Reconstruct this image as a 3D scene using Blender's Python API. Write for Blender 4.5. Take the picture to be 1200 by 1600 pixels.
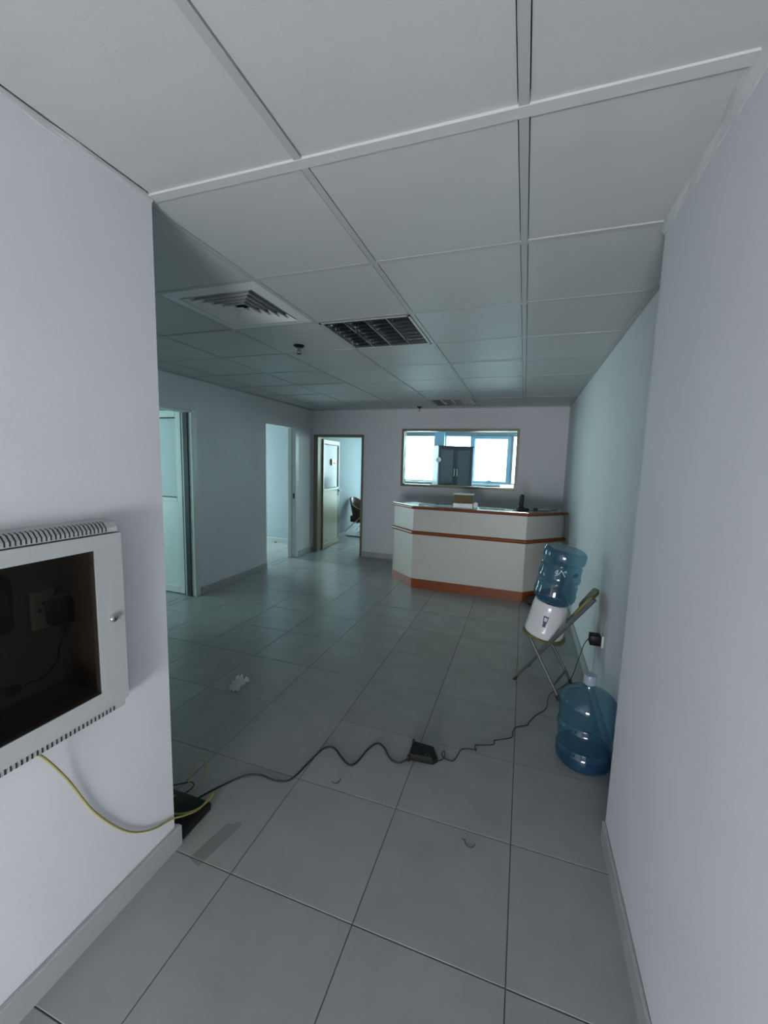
import bpy, bmesh, math, random
from mathutils import Vector, Matrix
random.seed(7)
C = bpy.context.scene.collection
SC = bpy.context.scene
for o in list(bpy.data.objects):
    bpy.data.objects.remove(o, do_unlink=True)

# ------------------------------------------------------------------ camera
EYE = Vector((0, 0, 1.525))
YAW, PITCH, ROLL, FPX = 0.3265, -0.1187, 0.0279, 638.15
fwd = Vector((-math.sin(YAW) * math.cos(PITCH), math.cos(YAW) * math.cos(PITCH), math.sin(PITCH)))
rgt = Vector((math.cos(YAW), math.sin(YAW), 0))
upv = rgt.cross(fwd)
r2 = math.cos(ROLL) * rgt + math.sin(ROLL) * upv
u2 = -math.sin(ROLL) * rgt + math.cos(ROLL) * upv
cam = bpy.data.cameras.new('camera')
cam.sensor_fit = 'VERTICAL'
cam.sensor_height = 36.0
cam.lens = FPX / 1600 * 36.0
cam.clip_start = 0.02
camo = bpy.data.objects.new('camera', cam)
C.objects.link(camo)
camo.matrix_world = Matrix(((r2.x, u2.x, -fwd.x, EYE.x), (r2.y, u2.y, -fwd.y, EYE.y), (r2.z, u2.z, -fwd.z, EYE.z), (0, 0, 0, 1)))
SC.camera = camo

# ------------------------------------------------------------------ world: bright hazy daylight
W = bpy.data.worlds.new('world')
SC.world = W
W.use_nodes = True
bg = W.node_tree.nodes['Background']
bg.inputs[0].default_value = (0.965, 1.0, 1.03, 1)
bg.inputs[1].default_value = 48.0
SC.view_settings.view_transform = 'Standard'
SC.view_settings.look = 'None'
SC.view_settings.gamma = 1.0
SC.view_settings.use_curve_mapping = False
SC.view_settings.exposure = -0.1
try:
    SC.cycles.max_bounces = 10
    SC.cycles.diffuse_bounces = 7
    SC.cycles.transparent_max_bounces = 16
    SC.cycles.sample_clamp_indirect = 6.0
except Exception:
    pass

def portal(loc, rot, sx, sy):
    """Sampling guide in a window opening: emits nothing, only tells Cycles where the sky enters."""
    l = bpy.data.lights.new('window_portal', 'AREA')
    l.shape = 'RECTANGLE'
    l.size, l.size_y = sx, sy
    l.cycles.is_portal = True
    o = bpy.data.objects.new('window_portal', l)
    C.objects.link(o)
    o.location = loc
    o.rotation_euler = rot
    return o

# ------------------------------------------------------------------ dimensions
CH = 2.361                       # ceiling height
XL, XR, YB = -3.36, 0.53, 6.12   # main room
CXL, CXR = -1.21, 0.41           # corridor faces
CYL, CYR = 1.115, 1.75           # where the corridor walls end
YF = -2.4                        # corridor front end
YX = 8.9                         # outside wall of the back room
X2 = -5.6                        # outside wall of the side rooms
FT, FX, FY = 0.49, 0.0453, 1.1018
CT, CGX, CGY = 0.6, -0.0553, 1.1143

# ------------------------------------------------------------------ helpers
def B():
    return bmesh.new()

def box(bm, x0, x1, y0, y1, z0, z1):
    v = [bm.verts.new((x, y, z)) for x in (x0, x1) for y in (y0, y1) for z in (z0, z1)]
    for f in ((0, 1, 3, 2), (4, 6, 7, 5), (0, 4, 5, 1), (2, 3, 7, 6), (0, 2, 6, 4), (1, 5, 7, 3)):
        bm.faces.new([v[i] for i in f])
    return v

def bbox(bm, x0, x1, y0, y1, z0, z1, bev=0.004, seg=2):
    t = bmesh.new()
    box(t, x0, x1, y0, y1, z0, z1)
    bmesh.ops.bevel(t, geom=t.edges[:], offset=bev, segments=seg, affect='EDGES', profile=0.5)
    merge(bm, t)

def merge(bm, t, M=None):
    if M is not None:
        t.transform(M)
    me = bpy.data.meshes.new('tmp')
    t.to_mesh(me)
    bm.from_mesh(me)
    bpy.data.meshes.remove(me)
    t.free()

def prism(bm, pts, z0, z1):
    a = [bm.verts.new((p[0], p[1], z0)) for p in pts]
    b = [bm.verts.new((p[0], p[1], z1)) for p in pts]
    n = len(pts)
    bm.faces.new(a[::-1])
    bm.faces.new(b)
    for i in range(n):
        bm.faces.new((a[i], a[(i + 1) % n], b[(i + 1) % n], b[i]))

def loft(bm, rings, close=True, cap=True):
    R = [[bm.verts.new(p) for p in r] for r in rings]
    n = len(R[0])
    m = n if close else n - 1
    for a, b in zip(R, R[1:]):
        for i in range(m):
            j = (i + 1) % n
            bm.faces.new((a[i], a[j], b[j], b[i]))
    if cap and close:
        bm.faces.new(R[0][::-1])
        bm.faces.new(R[-1])
    return R

def lathe(bm, prof, n=40, center=(0, 0), capb=True, capt=True):
    rings = [[(center[0] + r * math.cos(2 * math.pi * k / n), center[1] + r * math.sin(2 * math.pi * k / n), z) for k in range(n)] for r, z in prof]
    R = [[bm.verts.new(p) for p in r] for r in rings]
    for a, b in zip(R, R[1:]):
        for i in range(n):
            bm.faces.new((a[i], a[(i + 1) % n], b[(i + 1) % n], b[i]))
    if capb:
        bm.faces.new(R[0][::-1])
    if capt:
        bm.faces.new(R[-1])

def smooth_path(pts, sub=6):
    P = [Vector(p) for p in pts]
    out = []
    for i in range(len(P) - 1):
        p0 = P[max(i - 1, 0)]; p1 = P[i]; p2 = P[i + 1]; p3 = P[min(i + 2, len(P) - 1)]
        for k in range(sub):
            t = k / sub
            out.append(0.5 * ((2 * p1) + (p2 - p0) * t + (2 * p0 - 5 * p1 + 4 * p2 - p3) * t * t + (3 * p1 - p0 - 3 * p2 + p3) * t ** 3))
    out.append(P[-1])
    return out

def tube(bm, pts, r, n=8, sub=6):
    P = smooth_path(pts, sub) if sub > 1 else [Vector(p) for p in pts]
    T = []
    for i in range(len(P)):
        d = P[min(i + 1, len(P) - 1)] - P[max(i - 1, 0)]
        T.append(d.normalized() if d.length > 1e-9 else Vector((0, 0, 1)))
    a = Vector((0, 0, 1)) if abs(T[0].z) < 0.9 else Vector((1, 0, 0))
    nv = T[0].cross(a).normalized()
    rings = []
    for p, t in zip(P, T):
        nv = (nv - t * nv.dot(t))
        nv = nv.normalized() if nv.length > 1e-6 else t.orthogonal().normalized()
        b = t.cross(nv)
        rings.append([p + nv * (r * math.cos(2 * math.pi * k / n)) + b * (r * math.sin(2 * math.pi * k / n)) for k in range(n)])
    loft(bm, rings)

def obj(name, bm, mat, parent=None, smooth=False, angle=None):
    bmesh.ops.recalc_face_normals(bm, faces=bm.faces[:])
    me = bpy.data.meshes.new(name)
    bm.to_mesh(me)
    bm.free()
    if mat is not None:
        me.materials.append(mat)
    if smooth:
        me.shade_smooth()
        if angle is not None:
            me.set_sharp_from_angle(angle=math.radians(angle))
    o = bpy.data.objects.new(name, me)
    C.objects.link(o)
    if parent is not None:
        o.parent = parent
    return o

def tag(o, label, cat, group=None):
    o['label'] = label
    o['category'] = cat
    if group:
        o['group'] = group
    return o

def thing(name, label, cat, loc=(0, 0, 0), rot=(0, 0, 0), group=None):
    o = bpy.data.objects.new(name, None)
    o.empty_display_size = 0.05
    C.objects.link(o)
    o.location = loc
    o.rotation_euler = rot
    return tag(o, label, cat, group)

def struct(name, bm, mat, label, cat):
    o = obj(name, bm, mat)
    o['kind'] = 'structure'
    return tag(o, label, cat)

def copy_tree(o, parent=None):
    c = o.copy()
    C.objects.link(c)
    c.parent = parent
    for ch in list(o.children):
        copy_tree(ch, c)
    return c

# ------------------------------------------------------------------ materials
def mat(name, col, rough=0.6, metal=0.0, spec=0.5, noise=0.0, nscale=8.0, bump=0.0, bscale=60.0, tilevar=0.0, coat=0.0):
    m = bpy.data.materials.new(name)
    m.use_nodes = True
    N, L = m.node_tree.nodes, m.node_tree.links
    p = N['Principled BSDF']
    p.inputs['Base Color'].default_value = (*col, 1)
    p.inputs['Roughness'].default_value = rough
    p.inputs['Metallic'].default_value = metal
    p.inputs['Specular IOR Level'].default_value = spec
    if coat:
        p.inputs['Coat Weight'].default_value = coat
        p.inputs['Coat Roughness'].default_value = 0.08
    if noise or bump:
        tc = N.new('ShaderNodeTexCoord')
    if noise or tilevar:
        val = None
        if noise:
            n = N.new('ShaderNodeTexNoise')
            n.inputs['Scale'].default_value = nscale
            n.inputs['Detail'].default_value = 6
            n.inputs['Roughness'].default_value = 0.6
            g = N.new('ShaderNodeNewGeometry')
            L.new(g.outputs['Position'], n.inputs['Vector'])
            mr = N.new('ShaderNodeMapRange')
            mr.inputs['From Min'].default_value = 0.3
            mr.inputs['From Max'].default_value = 0.7
            mr.inputs['To Min'].default_value = 1 - noise
            mr.inputs['To Max'].default_value = 1 + noise
            L.new(n.outputs['Fac'], mr.inputs['Value'])
            val = mr.outputs['Result']
        if tilevar:
            oi = N.new('ShaderNodeObjectInfo')
            mr2 = N.new('ShaderNodeMapRange')
            mr2.inputs['To Min'].default_value = 1 - tilevar
            mr2.inputs['To Max'].default_value = 1 + tilevar
            L.new(oi.outputs['Random'], mr2.inputs['Value'])
            if val is not None:
                mm = N.new('ShaderNodeMath')
                mm.operation = 'MULTIPLY'
                L.new(val, mm.inputs[0]); L.new(mr2.outputs['Result'], mm.inputs[1])
                val = mm.outputs[0]
            else:
                val = mr2.outputs['Result']
        mx = N.new('ShaderNodeVectorMath')
        mx.operation = 'SCALE'
        mx.inputs[0].default_value = col
        L.new(val, mx.inputs['Scale'])
        L.new(mx.outputs['Vector'], p.inputs['Base Color'])
    if bump:
        n2 = N.new('ShaderNodeTexNoise')
        n2.inputs['Scale'].default_value = bscale
        n2.inputs['Detail'].default_value = 4
        g2 = N.new('ShaderNodeNewGeometry')
        L.new(g2.outputs['Position'], n2.inputs['Vector'])
        b = N.new('ShaderNodeBump')
        b.inputs['Strength'].default_value = bump
        b.inputs['Distance'].default_value = 0.004
        L.new(n2.outputs['Fac'], b.inputs['Height'])
        L.new(b.outputs['Normal'], p.inputs['Normal'])
    return m

def glass(name, tint, gloss=0.08, rough=0.02, body=None, bodyfac=0.0):
    """Thin pane: tinted see-through, a fresnel sheen, and an optional diffuse body."""
    m = bpy.data.materials.new(name)
    m.use_nodes = True
    N, L = m.node_tree.nodes, m.node_tree.links
    N.remove(N['Principled BSDF'])
    out = N['Material Output']
    tr = N.new('ShaderNodeBsdfTransparent')
    tr.inputs[0].default_value = (*tint, 1)
    last = tr.outputs[0]
    if body:
        df = N.new('ShaderNodeBsdfDiffuse'); df.inputs[0].default_value = (*body, 1)
        tl = N.new('ShaderNodeBsdfTranslucent'); tl.inputs[0].default_value = (*body, 1)
        mxb = N.new('ShaderNodeMixShader'); mxb.inputs[0].default_value = 0.5
        L.new(df.outputs[0], mxb.inputs[1]); L.new(tl.outputs[0], mxb.inputs[2])
        mx = N.new('ShaderNodeMixShader'); mx.inputs[0].default_value = bodyfac
        L.new(last, mx.inputs[1]); L.new(mxb.outputs[0], mx.inputs[2])
        last = mx.outputs[0]
    gl = N.new('ShaderNodeBsdfGlossy'); gl.inputs['Roughness'].default_value = rough
    fr = N.new('ShaderNodeLayerWeight'); fr.inputs['Blend'].default_value = 0.25
    mm = N.new('ShaderNodeMath'); mm.operation = 'MULTIPLY_ADD'
    mm.inputs[1].default_value = 0.6; mm.inputs[2].default_value = gloss * 0.3
    L.new(fr.outputs['Fresnel'], mm.inputs[0])
    geo = N.new('ShaderNodeNewGeometry')      # only the outer faces of a pane carry the sheen
    inv = N.new('ShaderNodeMath'); inv.operation = 'SUBTRACT'; inv.inputs[0].default_value = 1.0
    L.new(geo.outputs['Backfacing'], inv.inputs[1])
    mul = N.new('ShaderNodeMath'); mul.operation = 'MULTIPLY'
    L.new(mm.outputs[0], mul.inputs[0]); L.new(inv.outputs[0], mul.inputs[1])
    mx2 = N.new('ShaderNodeMixShader')
    L.new(mul.outputs[0], mx2.inputs[0]); L.new(last, mx2.inputs[1]); L.new(gl.outputs[0], mx2.inputs[2])
    L.new(mx2.outputs[0], out.inputs[0])
    return m

M = {}
M['wall'] = mat('wall_paint', (0.665, 0.665, 0.68), 0.75, spec=0.25, noise=0.025, nscale=3, bump=0.08, bscale=90)
M['paint_blue_dim'] = mat('dimmed_blue_room_paint', (0.28, 0.33, 0.355), 0.75, spec=0.25, noise=0.02, nscale=3)  # blue-grey, darkened in colour to hold down the strong window light
M['tile'] = mat('floor_tile_ceramic', (0.29, 0.293, 0.288), 0.27, spec=0.6, noise=0.07, nscale=5, tilevar=0.035)
M['grout'] = mat('grout', (0.07, 0.07, 0.07), 0.9)
M['ctile'] = mat('ceiling_tile_board', (0.475, 0.487, 0.478), 0.5, spec=0.4, noise=0.02, nscale=6, tilevar=0.02, bump=0.08, bscale=250)
M['cbar'] = mat('ceiling_bar_white', (0.40, 0.41, 0.40), 0.45, spec=0.5)
M['shadow_gap'] = mat('ceiling_void', (0.10, 0.10, 0.10), 0.9)
M['base'] = mat('baseboard_tile', (0.36, 0.37, 0.37), 0.45, noise=0.05, nscale=12)
M['plaster'] = mat('plaster_fillet', (0.50, 0.51, 0.505), 0.8, bump=0.3, bscale=50)
M['rack'] = mat('rack_grey_paint', (0.46, 0.47, 0.46), 0.5, bump=0.05, bscale=400)
M['slot'] = mat('dark_slot', (0.03, 0.03, 0.03), 0.8)
M['rackin'] = mat('rack_inside', (0.28, 0.26, 0.24), 0.7)
M['smoke'] = glass('smoked_glass', (0.47, 0.44, 0.41), gloss=0.05)
M['chrome'] = mat('chrome', (0.75, 0.76, 0.78), 0.12, metal=1)
M['black'] = mat('black_plastic', (0.006, 0.006, 0.0065), 0.45, spec=0.3)
M['blackm'] = mat('black_rubber', (0.012, 0.012, 0.013), 0.6)
M['socket'] = mat('socket_plastic', (0.6, 0.57, 0.5), 0.5)
M['yellow'] = mat('yellow_cable', (0.30, 0.26, 0.085), 0.5)
M['green'] = mat('olive_cable', (0.26, 0.28, 0.12), 0.5)
M['wood'] = mat('orange_wood', (0.20, 0.048, 0.012), 0.30, noise=0.15, nscale=14, spec=0.5)
M['lam'] = mat('cream_laminate', (0.50, 0.475, 0.44), 0.42, noise=0.02, nscale=4)
M['ctop'] = mat('pale_counter_top', (0.50, 0.49, 0.48), 0.4)
M['topglass'] = glass('counter_glass', (0.95, 0.98, 0.98), gloss=0.5, rough=0.13)
M['clear'] = glass('clear_glass', (0.92, 0.97, 0.97), gloss=0.12)
M['clearw'] = glass('tinted_window_glass', (0.475, 0.56, 0.56), gloss=0.05)  # level and cyan cast of the back office daylight put into this tint
M['clear_side'] = glass('side_window_glass', (0.52, 0.60, 0.60), gloss=0.05)  # tint sets how much daylight the side room lets in
M['clear_first'] = glass('first_room_window_glass', (0.285, 0.355, 0.35), gloss=0.05)  # tint dims the daylight from the first side room
M['light_opening'] = glass('light_opening_glass', (0.97, 0.97, 0.98), gloss=0.05)  # pane of the opening added to light the corridor
M['frost'] = glass('frosted_glass', (0.5, 0.62, 0.65), gloss=0.1, rough=0.2, body=(0.72, 0.80, 0.82), bodyfac=0.75)
M['frost2'] = glass('grey_frosted_glass', (0.4, 0.45, 0.5), gloss=0.1, rough=0.2, body=(0.36, 0.38, 0.42), bodyfac=0.8)
M['alu'] = mat('beige_aluminium', (0.20, 0.17, 0.115), 0.4, metal=0.2)
M['aluw'] = mat('white_aluminium', (0.62, 0.65, 0.63), 0.4)
M['alub'] = mat('blue_grey_aluminium', (0.30, 0.50, 0.68), 0.4, metal=0.1)
M['doorpan'] = mat('cream_door_panel', (0.27, 0.255, 0.18), 0.45, noise=0.04)
M['doorw'] = mat('white_door_panel', (0.66, 0.70, 0.69), 0.45, noise=0.03)
M['gasket'] = mat('black_gasket', (0.03, 0.035, 0.035), 0.6)
M['sign'] = mat('brass_sign', (0.72, 0.62, 0.30), 0.35, metal=0.2)
M['signw'] = mat('sign_face', (0.80, 0.74, 0.52), 0.4)
M['ink'] = mat('dark_ink', (0.10, 0.07, 0.03), 0.6)
M['leather'] = mat('brown_leather', (0.045, 0.018, 0.012), 0.35, bump=0.1, bscale=120)
M['bottle'] = glass('blue_bottle_plastic', (0.60, 0.78, 0.86), gloss=0.25, rough=0.08, body=(0.06, 0.22, 0.34), bodyfac=0.24)
M['water'] = glass('blue_water', (0.50, 0.70, 0.88), gloss=0.1, body=(0.02, 0.10, 0.26), bodyfac=0.3)
M['cap'] = glass('milky_cap', (0.75, 0.85, 0.9), gloss=0.2, body=(0.65, 0.72, 0.76), bodyfac=0.6)
M['ceramic'] = mat('white_glazed_plastic', (0.54, 0.53, 0.535), 0.18, spec=0.6)
M['navy'] = mat('navy_print', (0.012, 0.018, 0.07), 0.5)
M['engrave'] = mat('pale_print', (0.55, 0.70, 0.76), 0.4)
M['olive'] = mat('olive_vinyl', (0.12, 0.11, 0.032), 0.5, bump=0.1)
M['steel'] = mat('grey_tube', (0.10, 0.105, 0.10), 0.4, metal=0.3)
M['paper'] = mat('white_paper', (0.72, 0.72, 0.70), 0.8)
M['tissue'] = mat('white_tissue', (0.86, 0.86, 0.85), 0.9)
M['carton'] = mat('brown_carton', (0.16, 0.10, 0.045), 0.8, noise=0.08)
M['tape'] = glass('clear_tape', (0.975, 0.98, 0.975), gloss=0.35, rough=0.1)
M['cabin'] = mat('dark_cabinet_wood', (0.055, 0.045, 0.06), 0.4)
M['cabside'] = mat('lilac_cabinet_side', (0.42, 0.40, 0.50), 0.45)
M['cabglass'] = mat('dark_cabinet_glass', (0.05, 0.06, 0.08), 0.12, spec=0.7)
M['louver'] = mat('mirror_louver', (0.42, 0.43, 0.44), 0.10, metal=1)
M['lamella'] = mat('dark_reflection_lamella', (0.07, 0.073, 0.075), 0.25, metal=1)  # dark reflections put into the metal's colour
M['lampin'] = mat('lamp_inside', (0.06, 0.062, 0.062), 0.5)
M['tubeglass'] = mat('lamp_tube', (0.6, 0.62, 0.62), 0.3)
M['vent'] = mat('vent_white', (0.62, 0.64, 0.63), 0.4)
M['ventin'] = mat('vent_dark', (0.04, 0.038, 0.036), 0.9)
M['bag'] = mat('dark_plastic_bag', (0.035, 0.028, 0.022), 0.35, noise=0.5, nscale=30)
M['fabric'] = mat('black_fabric', (0.02, 0.02, 0.023), 0.85)
M['white'] = mat('white_plastic', (0.75, 0.77, 0.78), 0.4)
M['facade'] = mat('pale_facade', (0.75, 0.78, 0.80), 0.7)

# ------------------------------------------------------------------ walls
def wall(axis, p0, p1, a0, a1, z0, z1, holes=()):
    """Slab between p0 and p1 along `axis` normal, spanning a0..a1, with rectangular holes (a,a,z,z)."""
    bm = B()
    As = sorted({a0, a1, *[h[0] for h in holes], *[h[1] for h in holes]})
    Zs = sorted({z0, z1, *[h[2] for h in holes], *[h[3] for h in holes]})
    for i in range(len(As) - 1):
        run = None
        for j in range(len(Zs) - 1):
            ca, cz = (As[i] + As[i + 1]) / 2, (Zs[j] + Zs[j + 1]) / 2
            if any(h[0] < ca < h[1] and h[2] < cz < h[3] for h in holes):
                continue
            if axis == 'x':
                box(bm, p0, p1, As[i], As[i + 1], Zs[j], Zs[j + 1])
            else:
                box(bm, As[i], As[i + 1], p0, p1, Zs[j], Zs[j + 1])
    return bm

D1 = (2.62, 3.50, 0, 2.02)       # left wall, first door
O2 = (4.81, 5.58, 0, 2.03)       # left wall, open doorway
BD = (-3.31, -2.455, 0, 1.945)   # back wall door
IW = (-1.81, -0.095, 1.185, 2.055)  # back wall inner window
RK = (0.36, 0.885, 0.765, 1.29)  # recess for the network rack
TOP = 2.50
WL = 'white painted wall'
struct('wall_left', wall('x', XL - 0.12, XL, CYL - 0.15, YB, 0, TOP, (D1, O2)), M['wall'], 'white painted far side wall with two doorways', 'wall')
struct('wall_back', wall('y', YB, YB + 0.12, -3.48, 1.6, 0, TOP, (BD, IW)), M['wall'], 'white painted end wall with a door and inner window', 'wall')
struct('wall_right', wall('x', XR, XR + 0.12, CYR - 0.1, YB, 0, TOP), M['wall'], 'white wall running behind the water bottles', 'wall')
struct('wall_corridor_right', wall('x', CXR, CXR + 0.24, YF, CYR, 0, TOP), M['wall'], 'white corridor wall that steps out before the water bottles', 'wall')
struct('wall_corridor_left', wall('x', CXL - 0.20, CXL, YF, CYL, 0, TOP, (RK,)), M['wall'], 'white corridor wall carrying the grey network rack', 'wall')
struct('wall_return', wall('y', CYL - 0.15, CYL, XL, CXL - 0.20, 0, TOP), M['wall'], 'white return wall behind the rack wall corner', 'wall')
LIGHT_OPEN = (-0.82, 0.36, 0.02, 0.95)  # unseen opening, added and kept low to light near walls and ceiling
struct('wall_front', wall('y', YF - 0.15, YF, CXL - 0.2, CXR + 0.24, 0, TOP, (LIGHT_OPEN,)), M['wall'], 'corridor end wall with an added low light opening', 'wall')
# side rooms and back room
W3 = (5.62, 6.46, 0.08, 2.28)
W4 = (1.40, 3.10, 0.55, 2.25)
struct('wall_outer_left', wall('x', X2 - 0.15, X2, 0.9, 6.62, 0, TOP, (W3, W4)), M['paint_blue_dim'], 'outer wall of the two side rooms', 'wall')
struct('wall_side_room_end', wall('y', 6.50, 6.62, X2, -3.48, 0, TOP), M['paint_blue_dim'], 'bright end wall seen through the open doorway', 'wall')
struct('wall_side_partition', wall('y', 4.15, 4.25, X2, XL - 0.12, 0, TOP), M['paint_blue_dim'], 'partition between the two side rooms', 'wall')
struct('wall_side_front', wall('y', 0.8, 0.9, X2 - 0.15, XL - 0.12, 0, TOP), M['paint_blue_dim'], 'near wall of the first side room', 'wall')
struct('wall_back_room_left', wall('x', -3.60, -3.48, 6.24, YX, 0, TOP), M['paint_blue_dim'], 'pale wall behind the brown tub chair', 'wall')
struct('wall_back_room_right', wall('x', 1.5, 1.6, 6.24, YX, 0, TOP), M['paint_blue_dim'], 'right-hand wall of the back office', 'wall')
WINS = [(-3.20, -2.70), (-2.62, -1.88), (-1.66, -1.10), (-1.05, -0.33), (-0.26, 0.50), (0.56, 1.40)]  # first window is out of view, made tall to light the doorway floor
ZS, ZH = 1.16, 2.16
struct('wall_outer_back', wall('y', YX, YX + 0.2, -3.6, 1.6, 0, TOP, [(a, b, ZS if k else 0.10, ZH) for k, (a, b) in enumerate(WINS)]), M['paint_blue_dim'], 'outer wall of the back office under the windows', 'wall')

# ------------------------------------------------------------------ floor of single tiles
bm = B()
box(bm, X2 - 0.15, 1.6, YF - 0.15, YX + 0.2, -0.12, -0.0025)
floor = struct('floor', bm, M['grout'], 'grey square ceramic tile floor with dark joints', 'floor')
REG = [(XL - 0.12, XR, FY, YB + 0.12), (CXL, CXR, YF, FY), (X2, XL - 0.12, 4.25, 6.5), (-4.6, XL - 0.12, 2.4, 4.15), (-3.48, 1.5, YB + 0.12, YX)]
tcache = {}
def floor_tile(x0, x1, y0, y1):
    w, h = round(x1 - x0, 4), round(y1 - y0, 4)
    if (w, h) not in tcache:
        b = B()
        g = 0.0018
        c = 0.0015
        lo = [(g, g), (w - g, g), (w - g, h - g), (g, h - g)]
        hi = [(g + c, g + c), (w - g - c, g + c), (w - g - c, h - g - c), (g + c, h - g - c)]
        A = [b.verts.new((*p, -0.006)) for p in lo]
        Bv = [b.verts.new((*p, -0.001)) for p in lo]
        D = [b.verts.new((*p, 0.0)) for p in hi]
        for q in range(4):
            r = (q + 1) % 4
            b.faces.new((A[q], A[r], Bv[r], Bv[q])); b.faces.new((Bv[q], Bv[r], D[r], D[q]))
        b.faces.new(D)
        bmesh.ops.recalc_face_normals(b, faces=b.faces[:])
        me = bpy.data.meshes.new('floor_tile'); b.to_mesh(me); b.free(); me.materials.append(M['tile'])
        tcache[(w, h)] = me
    o = bpy.data.objects.new('floor_tile', tcache[(w, h)])
    C.objects.link(o)
    o.location = (x0, y0, 0)
    o.parent = floor
for (a0, a1, b0, b1) in REG:
    for i in range(-14, 6):
        for j in range(-9, 18):
            x0, x1 = max(a0, FX + i * FT), min(a1, FX + (i + 1) * FT)
            y0, y1 = max(b0, FY + j * FT), min(b1, FY + (j + 1) * FT)
            if x1 - x0 > 0.015 and y1 - y0 > 0.015:
                floor_tile(x0, x1, y0, y1)

# ------------------------------------------------------------------ ceiling of single boards on a bar grid
bm = B()
box(bm, X2 - 0.15, 1.6, YF - 0.15, YX + 0.2, CH + 0.09, CH + 0.2)
ceil = struct('ceiling', bm, M['shadow_gap'], 'suspended ceiling of square white boards on a bar grid', 'ceiling')
SKIP = {(-2, 2), (-2, 7), (-3, 1)}
CREG = [(XL, XR, CYL, YB), (CXL, CXR, YF, CYL)]
ccache = {}
for (a0, a1, b0, b1) in CREG:
    for i in range(-7, 3):
        for j in range(-7, 10):
            if (i, j) in SKIP:
                continue
            x0, x1 = max(a0, CGX + i * CT), min(a1, CGX + (i + 1) * CT)
            y0, y1 = max(b0, CGY + j * CT), min(b1, CGY + (j + 1) * CT)
            if x1 - x0 < 0.035 or y1 - y0 < 0.035:
                continue
            w, h = round(x1 - x0, 4), round(y1 - y0, 4)
            if (w, h) not in ccache:
                b = B()
                box(b, 0.0148, w - 0.0148, 0.0132, h - 0.0132, 0, 0.014)
                bmesh.ops.recalc_face_normals(b, faces=b.faces[:])
                me = bpy.data.meshes.new('ceiling_tile'); b.to_mesh(me); b.free(); me.materials.append(M['ctile'])
                ccache[(w, h)] = me
            o = bpy.data.objects.new('ceiling_tile', ccache[(w, h)])
            C.objects.link(o)
            o.location = (x0, y0, CH + random.uniform(0.001, 0.004))
            o.rotation_euler = (random.uniform(-0.002, 0.002), random.uniform(-0.002, 0.002), 0)
            o.parent = ceil
def bar(x0, x1, y0, y1, drop=0.0005, m='cbar'):
    b = B()
    box(b, x0, x1, y0, y1, CH - drop, CH + 0.03)
    obj('grid_bar', b, M[m], ceil)
HW = 0.012
for i in range(-6, 2):
    x = CGX + i * CT
    if XL < x < XR:
        bar(x - HW, x + HW, CYL, YB)
    if CXL + 0.05 < x < CXR:
        bar(x - HW, x + HW, YF, CYL)
for j in range(-5, 9):
    y = CGY + j * CT
    if j == 0:
        bar(CXL - 0.0, CXR, y - 0.017, y + 0.017, 0.0025, 'plaster')
    elif j > 0:
        bar(XL, XR if y > CYR else CXR, y - HW, y + HW, 0.0008)
    elif y > YF:
        bar(CXL, CXR, y - HW, y + HW, 0.0008)
# plain ceilings of the rooms beyond
for nm, (x0, x1, y0, y1), lb in (('ceiling_side_rooms', (X2, XL - 0.12, 0.9, 6.5), 'plain ceiling of the side rooms'), ('ceiling_back_room', (-3.48, 1.5, YB + 0.12, YX), 'plain ceiling of the back office')):
    b = B(); box(b, x0, x1, y0, y1, CH, CH + 0.04)
    struct(nm, b, M['ctile'], lb, 'ceiling')

# wall angles and plaster fillets under the ceiling
def trim(n, bmx, m, label):
    o = struct('trim_%d' % n, bmx, m, label, 'trim')
    return o
def rough_strip(x, y0, y1, side, wid, hgt):
    b = B()
    n = 44
    rings = []
    for k in range(n + 1):
        y = y0 + (y1 - y0) * k / n
        w = wid * (1 + random.uniform(-0.25, 0.3)); h = hgt * (1 + random.uniform(-0.25, 0.3))
        rings.append([(x, y, CH + 0.004), (x - side * w, y, CH + 0.004), (x - side * w * 0.8, y, CH - 0.006), (x - side * 0.004, y, CH - h), (x, y, CH - h)])
    loft(b, rings)
    return b
trim(1, rough_strip(CXR, YF, CYR, 1, 0.022, 0.022), M['plaster'], 'rough plaster fillet where corridor wall meets ceiling')
trim(2, rough_strip(CXL, YF, CYL, -1, 0.010, 0.012), M['plaster'], 'thin plaster fillet above the rack wall')
def box_bm(*a):
    b = B(); box(b, *a); return b
trim(3, box_bm(XR - 0.018, XR, CYR, YB, CH - 0.012, CH + 0.01), M['cbar'], 'white ceiling angle along the bottle wall')
trim(4, box_bm(XL, XR, YB - 0.018, YB, CH - 0.012, CH + 0.01), M['cbar'], 'white ceiling angle along the end wall')
trim(5, box_bm(XL, XL + 0.018, CYL, YB, CH - 0.012, CH + 0.01), M['cbar'], 'white ceiling angle along the doorway wall')

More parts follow.
